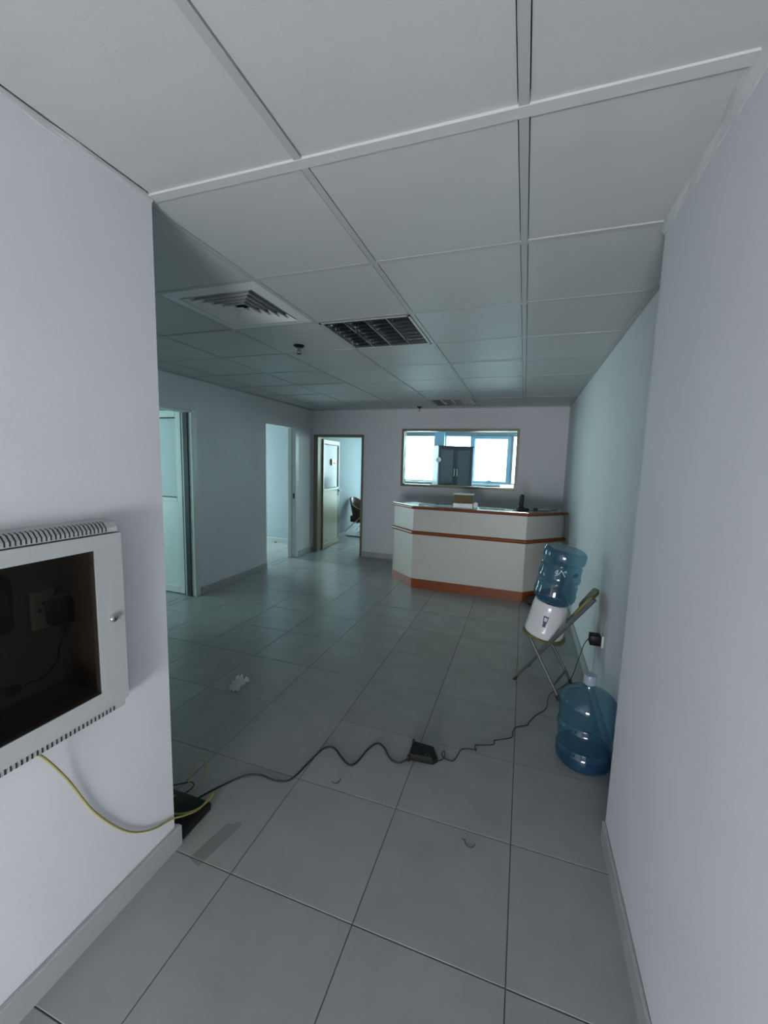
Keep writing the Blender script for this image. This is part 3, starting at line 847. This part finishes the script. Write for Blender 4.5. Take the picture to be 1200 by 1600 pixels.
b = B()   # scribbled pale emblem moulded on the bottle shoulder
ae = math.atan2(0 - BASE.y, 0 - BASE.x)
# local frame of the inverted bottle: y is mirrored
def onb(a, z, r=0.1325):
    return (r * math.cos(-a), r * math.sin(-a), z)
for k, pts in enumerate([[(-0.30, 0.165), (-0.16, 0.150), (-0.05, 0.118)], [(-0.32, 0.140), (-0.22, 0.125), (-0.24, 0.152), (-0.32, 0.140)], [(0.16, 0.158), (0.05, 0.138), (-0.10, 0.120)], [(0.05, 0.130), (0.14, 0.118), (0.16, 0.132)]]):
    tube(b, [onb(ae + a + 0.05, z) for a, z in pts], 0.0022, 6, 4)
em = obj('bottle_emblem', b, M['engrave'], ub); em['label'] = 'pale looping emblem'
b = B()
for k in range(4):
    tube(b, [onb(ae + 0.62 + k * 0.075, 0.152), onb(ae + 0.62 + k * 0.075, 0.128), onb(ae + 0.66 + k * 0.075, 0.128)], 0.0018, 6, 2)
o = obj('bottle_lettering', b, M['navy'], ub)

# ------------------------------------------------------------------ reception counter
ct = thing('reception_counter', 'cream reception counter with orange wood edging and angled ends', 'reception counter', (-0.55, 5.0, 0))
PL = [Vector((-1.60, 5.13)), Vector((-1.245, 4.81)), Vector((0.067, 4.775)), Vector((0.495, 5.20))]
def offs(P, d):
    out = []
    for i, p in enumerate(P):
        ns = []
        if i > 0:
            t = (P[i] - P[i - 1]).normalized(); ns.append(Vector((-t.y, t.x)))
        if i < len(P) - 1:
            t = (P[i + 1] - P[i]).normalized(); ns.append(Vector((-t.y, t.x)))
        if len(ns) == 1:
            out.append(p + ns[0] * d)
        else:
            m = (ns[0] + ns[1]).normalized()
            out.append(p + m * (d / m.dot(ns[0])))
    return out
def L2(p):
    return (p.x + 0.55, p.y - 5.0)
def band(bm, d0, d1, z0, z1, P=PL):
    A, Bq = offs(P, d0), offs(P, d1)
    for i in range(len(P) - 1):
        prism(bm, [L2(A[i]), L2(A[i + 1]), L2(Bq[i + 1]), L2(Bq[i])], z0, z1)
def round_band(bm, d_out, d_in, z0, z1, P=PL):
    """Bullnose strip along the counter front."""
    zc, h = (z0 + z1) / 2, (z1 - z0) / 2
    prof = [(d_in, z0)] + [(d_out + h - h * math.cos(a), zc + h * math.sin(a)) for a in [-math.pi / 2 + math.pi * k / 6 for k in range(7)]] + [(d_in, z1)]
    rows = [offs(P, d) for d, z in prof]
    rings = [[(*L2(rows[k][i]), prof[k][1]) for k in range(len(prof))] for i in range(len(P))]
    loft(bm, rings)
A0, A1 = offs(PL, 0.0), offs(PL, 0.022)
for i in range(3):
    for zz0, zz1 in ((0.115, 0.672), (0.715, 0.985)):
        b = B(); g = 0.0015
        t = (A0[i + 1] - A0[i]).normalized() * g
        prism(b, [L2(A0[i] + t), L2(A0[i + 1] - t), L2(A1[i + 1] - t), L2(A1[i] + t)], zz0, zz1)
        obj('front_panel', b, M['lam'], ct)
b = B(); band(b, -0.004, 0.02, 0.0, 0.116); obj('plinth', b, M['wood'], ct)
b = B(); round_band(b, -0.028, 0.02, 0.670, 0.716); obj('mid_rail', b, M['wood'], ct)
b = B(); band(b, 0.022, 0.04, 0.0, 0.985); obj('core', b, M['lam'], ct)
b = B(); round_band(b, -0.035, 0.34, 0.984, 1.018); obj('top_edge', b, M['wood'], ct)
b = B(); band(b, 0.015, 0.33, 1.0175, 1.020); obj('top_inlay', b, M['ctop'], ct)
b = B(); band(b, -0.005, 0.335, 1.0195, 1.0255); gt = obj('glass_top', b, M['topglass'], ct); gt['label'] = 'clear glass sheet on the counter top'
# end panels, desk board and drawers on the staff side
b = B(); band(b, 0.04, 0.60, 0.72, 0.745, PL[0:3]); obj('desk_board', b, M['lam'], ct)
for (pp, nn) in ((PL[0], (PL[1] - PL[0]).normalized()), (PL[3], (PL[2] - PL[3]).normalized())):
    b = B(); q = Vector((-nn.y, nn.x))
    if q.y < 0: q = -q
    prism(b, [L2(pp + nn * 0.003), L2(pp + nn * 0.025), L2(pp + nn * 0.025 + q * 0.34), L2(pp + nn * 0.003 + q * 0.34)], 0, 0.985)
    obj('end_panel', b, M['lam'], ct)
# things on the counter
ZT = 1.0255
cb = thing('carton_box', 'dark brown carton with pale lid on the counter', 'box', (-0.672, 4.985, ZT + 0.052), (0, 0, 0.03))
b = B(); box(b, -0.105, 0.105, -0.065, 0.065, 0, 0.10); obj('box_body', b, M['carton'], cb)
b = B(); bbox(b, -0.120, 0.118, -0.075, 0.075, 0.098, 0.112, 0.003, 1); obj('lid', b, M['paper'], cb)
pk = thing('paper_tray', 'low white paper tray under the brown carton', 'paper tray', (-0.665, 4.955, ZT), (0, 0, 0.01))
b = B(); box(b, -0.115, 0.115, -0.105, 0.10, 0, 0.004); box(b, -0.115, 0.115, -0.105, -0.101, 0.004, 0.05); box(b, -0.115, -0.111, -0.101, 0.10, 0.004, 0.05); box(b, 0.111, 0.115, -0.101, 0.10, 0.004, 0.05); obj('tray', b, M['white'], pk)
b = B()
for k in range(9):
    dx = random.uniform(-0.003, 0.003)
    box(b, -0.106 + dx, 0.106 + dx, -0.098, 0.095, 0.0042 + k * 0.0053, 0.0042 + k * 0.0053 + 0.005)
obj('paper_stack', b, M['paper'], pk)
b = B(); bbox(b, -0.025, 0.025, -0.02, 0.02, 0, 0.028, 0.004, 2); box(b, -0.010, 0.010, -0.006, 0.006, 0.028, 0.032)
o = obj('small_box', b, M['white']); o.location = (-0.530, 4.90, ZT + 0.0525); o.rotation_euler = (0, 0, 0.2)
o.location = (-0.522, 4.925, ZT); 
tag(o, 'tiny white box beside the brown carton on the counter', 'box')
o.scale = (1, 1, 2.2)
ph = thing('cordless_phone', 'black cordless phone standing upright in its cradle on the counter', 'phone', (-0.01, 4.99, ZT), (0, 0, 0.15))
b = B(); bbox(b, -0.045, 0.085, -0.05, 0.05, 0, 0.028, 0.008, 2); bbox(b, -0.035, 0.035, -0.035, 0.035, 0.024, 0.045, 0.008, 2); obj('cradle', b, M['black'], ph, True, 40)
b = B(); bbox(b, -0.026, 0.026, -0.016, 0.016, 0.03, 0.185, 0.009, 3); b.transform(Matrix.Rotation(math.radians(6), 4, 'X')); hs = obj('handset', b, M['black'], ph, True, 40)
b = B()
for r_ in range(4):
    for c_ in range(3):
        box(b, -0.018 + c_ * 0.0135, -0.009 + c_ * 0.0135, -0.0175, -0.015, 0.06 + r_ * 0.013, 0.068 + r_ * 0.013)
b.transform(Matrix.Rotation(math.radians(6), 4, 'X')); o = obj('keypad', b, M['slot'], hs); o['kind'] = 'stuff'
b = B(); tube(b, [(0.075, 4.985, ZT + 0.012), (0.11, 5.0, ZT + 0.006), (0.15, 4.99, ZT + 0.02), (0.19, 5.02, ZT + 0.006), (0.27, 5.04, ZT + 0.005), (0.36, 5.17, ZT + 0.005), (0.40, 5.22, ZT + 0.005)], 0.004); bbox(b, 0.125, 0.175, 4.97, 5.01, ZT + 0.0, ZT + 0.035, 0.006, 2)
tag(obj('phone_cord', b, M['blackm'], None, True, 50), 'black phone cord with small plug trailing over the counter', 'cable')
# white sheets added to stand in for the glare on the counter
for k, (x, y, w, h, a) in enumerate(((-1.12, 4.98, 0.21, 0.29, 0.2), (-0.90, 4.96, 0.21, 0.28, -0.1), (-0.33, 4.95, 0.29, 0.21, 0.05))):
    b = B(); box(b, -w / 2, w / 2, -h / 2 * 0.9, h / 2 * 0.9, 0, 0.0012)
    o = obj('glare_sheet', b, M['paper']); o.location = (x, y, ZT); o.rotation_euler = (0, 0, a)
    tag(o, ['white glare stand-in sheet by the counter corner', 'white glare stand-in sheet left of the paper tray', 'white glare stand-in sheet between carton and phone'][k], 'paper', 'glare sheets on the counter')

# crumpled bag at the counter foot
def lump(seed, rx, ry, rz, n=18, m=9, amp=0.25):
    rnd = random.Random(seed)
    b = B()
    bmesh.ops.create_icosphere(b, subdivisions=3, radius=1)
    ph_ = [(rnd.uniform(2, 6), rnd.uniform(2, 6), rnd.uniform(2, 6), rnd.uniform(0, 6)) for _ in range(6)]
    for v in b.verts:
        s = sum(abs(math.sin(v.co.x * a + v.co.y * c + v.co.z * d_ + e)) for a, c, d_, e in ph_) / 6
        v.co *= 1 + amp * (s - 0.6) * 2
        v.co = Vector((v.co.x * rx, v.co.y * ry, max(v.co.z, -0.7) * rz + 0.7 * rz))
    return b
o = obj('crumpled_bag', lump(3, 0.085, 0.07, 0.055), M['bag']); o.location = (0.19, 4.73, 0.0)
tag(o, 'crumpled dark bag on the floor against the counter foot', 'bag')

# ------------------------------------------------------------------ ceiling fittings
def light_fitting(i, j, label):
    x0_, y0_ = CGX + i * CT, CGY + j * CT
    t = thing('louver_light', label, 'ceiling light', (x0_ + 0.3, y0_ + 0.3, CH), group='recessed louver lights')
    s = 0.287
    b = B()
    for (a0, a1, c0, c1) in ((-s, s, -s, -s + 0.012), (-s, s, s - 0.012, s), (-s, -s + 0.012, -s, s), (s - 0.012, s, -s, s)):
        box(b, a0, a1, c0, c1, -0.002, 0.085)
    box(b, -s, s, -s, s, 0.080, 0.085)
    obj('housing', b, M['lampin'], t)
    b = B()
    for (a0, a1, c0, c1) in ((-s, s, -s, -s + 0.016), (-s, s, s - 0.016, s), (-s, -s + 0.016, -s, s), (s - 0.016, s, -s, s)):
        box(b, a0, a1, c0, c1, -0.005, 0.0)
    obj('frame', b, M['cbar'], t)
    s2 = s - 0.016
    for k in range(5):        # V shaped reflectors along the lamps
        xc = -s2 + 2 * s2 * k / 4
        b = B(); wd_ = 0.034
        P = []
        for q in range(7):
            zz = 0.055 * q / 6
            hw = 0.004 + (wd_ - 0.004) * (q / 6) ** 2.0
            P.append((hw, zz))
        prof = [(-h, z) for h, z in P[::-1]] + [(h, z) for h, z in P]
        prof = [(min(max(xc + h, -s2), s2), z) for h, z in prof]
        loft(b, [[(x, y, z) for x, z in prof] for y in (-s2, s2)])
        obj('reflector', b, M['louver'], t, True, 40)
    for k in range(4):
        xa = -s2 + 2 * s2 * k / 4 + 0.010; xb = -s2 + 2 * s2 * (k + 1) / 4 - 0.010
        for q in range(8):
            yc = -s2 + 2 * s2 * (q + 0.5) / 8
            b = B()
            loft(b, [[(x, yc - 0.002, 0.002), (x, yc + 0.002, 0.002), (x, yc + 0.010, 0.042), (x, yc - 0.010, 0.042)] for x in (xa, xb)])
            obj('lamella', b, M['lamella'], t)
        b = B(); xm = (xa + xb) / 2
        tube(b, [(xm, -s2 + 0.01, 0.064), (xm, s2 - 0.01, 0.064)], 0.008, 10, 1); obj('lamp_tube', b, M['tubeglass'], t, True, 50)
    return t
light_fitting(-2, 2, 'recessed mirror louver ceiling light beside the air diffuser and sprinkler')
light_fitting(-2, 7, 'recessed mirror louver ceiling light close to the end wall')
vt = thing('air_diffuser', 'square white four-way air diffuser set in the ceiling', 'air diffuser', (CGX - 2.5 * CT, CGY + 1.5 * CT, CH))
def sqring(bm, r0, z0, r1, z1, th=0.002):
    """Sloping square ring from half-size r0 at z0 to r1 at z1."""
    a = [(-r0, -r0, z0), (r0, -r0, z0), (r0, r0, z0), (-r0, r0, z0)]
    c = [(-r1, -r1, z1), (r1, -r1, z1), (r1, r1, z1), (-r1, r1, z1)]
    R1 = [bm.verts.new(p) for p in a]; R2 = [bm.verts.new(p) for p in c]
    R3 = [bm.verts.new((p[0], p[1], p[2] + th)) for p in a]; R4 = [bm.verts.new((p[0], p[1], p[2] + th)) for p in c]
    for q in range(4):
        w = (q + 1) % 4
        for X, Y in ((R1, R2), (R2, R4), (R4, R3), (R3, R1)):
            bm.faces.new((X[q], X[w], Y[w], Y[q]))
b = B(); sqring(b, 0.288, -0.001, 0.226, -0.006, 0.010); obj('frame', b, M['vent'], vt)
for k in range(5):
    r_ = 0.206 - k * 0.036
    b = B(); sqring(b, r_ + 0.010, -0.006, r_ - 0.010, 0.024, 0.002); obj('louver', b, M['vent'], vt)
b = B(); bbox(b, -0.028, 0.028, -0.028, 0.028, -0.006, 0.0, 0.002, 1); obj('center_plate', b, M['vent'], vt)
b = B(); box(b, -0.286, 0.286, -0.286, 0.286, 0.07, 0.075)
for (a0, a1, c0, c1) in ((-0.286, 0.286, -0.286, -0.280), (-0.286, 0.286, 0.280, 0.286), (-0.286, -0.280, -0.286, 0.286), (0.280, 0.286, -0.286, 0.286)):
    box(b, a0, a1, c0, c1, 0.006, 0.07)
obj('duct', b, M['ventin'], vt)
def sprinkler(x, y, label):
    t = thing('sprinkler', label, 'sprinkler', (x, y, CH), group='ceiling sprinklers')
    b = B(); lathe(b, [(0.040, 0.002), (0.040, -0.004), (0.030, -0.012), (0.014, -0.016)], 24); obj('rosette', b, M['black'], t, True, 50)
    b = B(); lathe(b, [(0.010, -0.014), (0.010, -0.030), (0.006, -0.034), (0.006, -0.040)], 16); obj('nozzle', b, M['steel'], t, True, 50)
    b = B(); tube(b, [(0.010, 0, -0.03), (0.014, 0, -0.045), (0.004, 0, -0.058)], 0.002, 6, 3); tube(b, [(-0.010, 0, -0.03), (-0.014, 0, -0.045), (-0.004, 0, -0.058)], 0.002, 6, 3); obj('yoke', b, M['steel'], t)
    b = B(); lathe(b, [(0.016, -0.057), (0.017, -0.060)], 20); obj('deflector', b, M['black'], t)
sprinkler(-1.616, 2.73, 'black sprinkler hanging from the ceiling board beside the nearer louver light')
sprinkler(-1.52, 5.98, 'small black sprinkler in the ceiling close to the end wall')

# ------------------------------------------------------------------ litter on the floor
b = B()
n = 12
rnd = random.Random(5)
vs = [[None] * n for _ in range(n)]
for i in range(n):
    for j in range(n):
        x, y = (i / (n - 1) - 0.5), (j / (n - 1) - 0.5)
        sh = 1.0 if y > 0 else 0.62 + 0.3 * (y + 0.5)
        vs[i][j] = b.verts.new((x * 0.105 * sh + rnd.uniform(-0.005, 0.005), y * 0.115 + rnd.uniform(-0.005, 0.005) + 0.02 * abs(x), 0.006 + (abs(math.sin(x * 9 + y * 4) * 0.035) + max(0, y + 0.2) * 0.05) * (1 - 0.6 * abs(x)) + rnd.uniform(0, 0.008)))
for i in range(n - 1):
    for j in range(n - 1):
        b.faces.new((vs[i][j], vs[i + 1][j], vs[i + 1][j + 1], vs[i][j + 1]))
r = bmesh.ops.solidify(b, geom=b.faces[:], thickness=0.0008)
o = obj('crumpled_tissue', b, M['tissue']); o.location = (-1.725, 2.13, -0.004); tag(o, 'small crumpled white tissue lying on the floor tiles', 'tissue')
for k, (x, y, a, lb) in enumerate(((-0.757, 1.635, 0.2, 'tiny bent wire scrap lying under the curving power cable'), (-0.117, 1.53, -0.15, 'tiny hooked wire scrap on the open floor tile'))):
    b = B(); tube(b, [(-0.030, 0.010, 0.002), (-0.018, 0.010, 0.002), (-0.012, -0.004, 0.002), (0.004, -0.012, 0.002), (0.020, -0.006, 0.003), (0.024, 0.012, 0.004)] if k else [(-0.022, 0.004, 0.002), (-0.014, -0.006, 0.002), (0.004, -0.008, 0.002), (0.014, 0.006, 0.002), (0.016, 0.024, 0.003)], 0.0014, 6, 4)
    o = obj('wire_scrap', b, M['blackm']); o.location = (x, y, 0); o.rotation_euler = (0, 0, a); tag(o, lb, 'wire scrap', 'wire scraps on the floor')
b = B()
pts = [(-0.045, -0.095), (0.012, -0.11), (0.050, 0.095), (0.030, 0.105), (0.014, 0.085), (-0.012, 0.08), (-0.03, 0.0)]
prism(b, pts, 0.0004, 0.0016)
o = obj('tape_strip', b, M['tape']); o.location = (-1.075, 1.19, 0); tag(o, 'strip of shiny clear tape stuck on the floor near the router', 'tape')
b = B(); bbox(b, -0.022, 0.022, -0.012, 0.012, 0, 0.014, 0.005, 2); bbox(b, 0.018, 0.030, -0.004, 0.004, 0.003, 0.010, 0.002, 1)
o = obj('rubber_doorstop', b, M['blackm']); o.location = (-4.30, 6.45, 0); tag(o, 'little black stopper on the floor of the bright side room', 'doorstop')

# ------------------------------------------------------------------ back office furniture
cbx = thing('storage_cabinet', 'dark two-door storage cabinet with lilac side standing before the office windows', 'cabinet', (-1.40, 8.42, 0), (0, 0, math.radians(27)))
w, dp, h = 0.70, 0.40, 1.905
b = B(); box(b, -w / 2, w / 2, -dp / 2 + 0.02, dp / 2, 0.05, h - 0.02); obj('carcass', b, M['cabin'], cbx)
b = B(); box(b, -w / 2 - 0.012, -w / 2 + 0.001, -dp / 2 + 0.01, dp / 2, 0.0, h - 0.02); box(b, w / 2 - 0.001, w / 2 + 0.012, -dp / 2 + 0.01, dp / 2, 0.0, h - 0.02); obj('side_panel', b, M['cabside'], cbx)
b = B(); bbox(b, -w / 2 - 0.02, w / 2 + 0.02, -dp / 2 - 0.005, dp / 2 + 0.005, h - 0.022, h, 0.003, 1); obj('top_board', b, M['cabin'], cbx)
for sx in (-1, 1):
    b = B(); xa, xb = (sx * 0.002, sx * w / 2)
    xa, xb = min(xa, xb), max(xa, xb)
    rect_frame(b, 'y', -dp / 2, -dp / 2 + 0.02, xa, xb, 0.06, h - 0.03, 0.05)
    dd = obj('cabinet_door', b, M['cabin'], cbx)
    b = B(); box(b, xa + 0.045, xb - 0.045, -dp / 2 + 0.006, -dp / 2 + 0.012, 0.10, h - 0.07); obj('pane', b, M['cabglass'], dd)
    b = B(); tube(b, [(sx * 0.028, -dp / 2, 1.32), (sx * 0.028, -dp / 2 - 0.03, 1.325), (sx * 0.028, -dp / 2 - 0.03, 1.435), (sx * 0.028, -dp / 2, 1.44)], 0.006, 8, 3); obj('handle', b, M['white'], dd)  # shine of the steel put into a plain white colour
# pedestal fan
fn = thing('pedestal_fan', 'white pedestal fan with round head beside the dark cabinet', 'fan', (-1.555, 7.72, 0), (0, 0, 0.1))
b = B(); lathe(b, [(0.16, 0), (0.16, 0.012), (0.13, 0.03), (0.03, 0.045)], 32); obj('base', b, M['white'], fn, True, 50)
b = B(); tube(b, [(0, 0, 0.04), (0, 0, 1.60)], 0.010, 10, 1); obj('pole', b, M['white'], fn)
b = B()
RTF = Matrix.Translation((0, -0.02, 1.62)) @ Matrix.Rotation(math.pi / 2, 4, 'X')
t_ = B(); lathe(t_, [(0.015, -0.05), (0.035, -0.04), (0.048, -0.01), (0.050, 0.0), (0.048, 0.01), (0.035, 0.035), (0.015, 0.04)], 28); merge(b, t_, RTF); obj('fan_head', b, M['white'], fn, True, 60)
# office chairs whose backs show above the sill
def office_chair(x, y, a, label):
    t = thing('office_chair', label, 'office chair', (x, y, 0), (0, 0, a), group='black office chairs')
    b = B(); bbox(b, -0.23, 0.23, -0.23, 0.22, 0.44, 0.52, 0.03, 3); obj('seat', b, M['fabric'], t, True, 50)
    b = B()
    rings = []
    for i in range(9):
        xx = -0.21 + 0.42 * i / 8
        top = 1.13 - 0.09 * abs(i / 4 - 1) ** 3
        rings.append([(xx, 0.22 - 0.05 * (i / 4 - 1) ** 2, 0.62), (xx, 0.26 - 0.05 * (i / 4 - 1) ** 2, 0.62), (xx, 0.29 - 0.05 * (i / 4 - 1) ** 2, top), (xx, 0.25 - 0.05 * (i / 4 - 1) ** 2, top)])
    loft(b, rings); obj('backrest', b, M['fabric'], t, True, 50)
    b = B(); tube(b, [(0, 0.24, 0.64), (0, 0.25, 0.50), (0, 0.10, 0.43)], 0.018, 8, 4); obj('back_bar', b, M['black'], t, True)
    b = B(); tube(b, [(0, 0, 0.10), (0, 0, 0.45)], 0.025, 12, 1); obj('gas_column', b, M['steel'], t)
    for k in range(5):
        an = 2 * math.pi * k / 5
        b = B(); tube(b, [(0, 0, 0.11), (0.27 * math.cos(an), 0.27 * math.sin(an), 0.07)], 0.016, 8, 1); lg = obj('base_arm', b, M['black'], t)
        b = B(); tube(b, [(0.27 * math.cos(an) - 0.012 * math.sin(an), 0.27 * math.sin(an) + 0.012 * math.cos(an), 0.03), (0.27 * math.cos(an) + 0.012 * math.sin(an), 0.27 * math.sin(an) - 0.012 * math.cos(an), 0.03)], 0.03, 12, 1); obj('caster', b, M['black'], lg)
office_chair(-1.10, 7.25, 2.9, 'black office chair below the handles of the dark cabinet')
office_chair(-0.62, 7.55, 3.4, 'black office chair before the opening office window')
# brown tub chair
tc = thing('tub_chair', 'dark brown leather tub chair on chrome frame seen through the door', 'armchair', (-3.12, 7.95, 0), (0, 0, math.radians(-8)))
b = B()
# shell in plan: U open to +x, walls sloping outwards; heights drop towards the arms
def shell_pt(t, zf, off):
    a = math.pi * (0.5 + t)          # t 0..1 : +y side round the back (-x) to -y side
    hb = 0.42 + 0.36 * max(0, math.sin(math.pi * t)) ** 0.8 + 0.16
    hb = 0.60 + 0.20 * math.sin(math.pi * t) ** 1.5
    z = 0.30 + (hb - 0.30) * zf
    rx = (0.23 + 0.10 * zf) + off; ry = (0.24 + 0.06 * zf) + off
    x = rx * math.cos(a); y = ry * math.sin(a)
    return (x, y, z)
NT_ = 24
rings = []
for i in range(NT_ + 1):
    t = i / NT_
    rings.append([shell_pt(t, zf, 0.0) for zf in (0, 0.35, 0.7, 1.0)] + [shell_pt(t, zf, -0.035) for zf in (1.0, 0.7, 0.35, 0)])
# extend arms forward
def shift(r, dx, dz):
    return [(p[0] + dx, p[1], p[2] + (dz if p[2] > 0.5 else 0)) for p in r]
rings = [shift(rings[0], 0.26, -0.10), shift(rings[0], 0.13, -0.04)] + rings + [shift(rings[-1], 0.13, -0.04), shift(rings[-1], 0.26, -0.10)]
loft(b, rings)
obj('shell', b, M['leather'], tc, True, 60)
b = B(); bbox(b, -0.22, 0.28, -0.24, 0.24, 0.29, 0.43, 0.03, 3); obj('seat', b, M['leather'], tc, True, 50)
for sy in (-1, 1):
    b = B(); tube(b, [(0.30, sy * 0.27, 0.60), (0.10, sy * 0.27, 0.45), (-0.12, sy * 0.26, 0.27), (-0.31, sy * 0.25, 0.09), (-0.33, sy * 0.25, 0.05), (-0.28, sy * 0.25, 0.014), (0.0, sy * 0.25, 0.012), (0.30, sy * 0.25, 0.012)], 0.012, 10, 4)
    obj('leg_frame', b, M['chrome'], tc, True)
b = B(); tube(b, [(-0.10, -0.25, 0.012), (-0.10, 0.25, 0.012)], 0.010, 8, 1); tube(b, [(-0.05, -0.26, 0.28), (-0.05, 0.26, 0.28)], 0.010, 8, 1); obj('cross_bar', b, M['chrome'], tc)
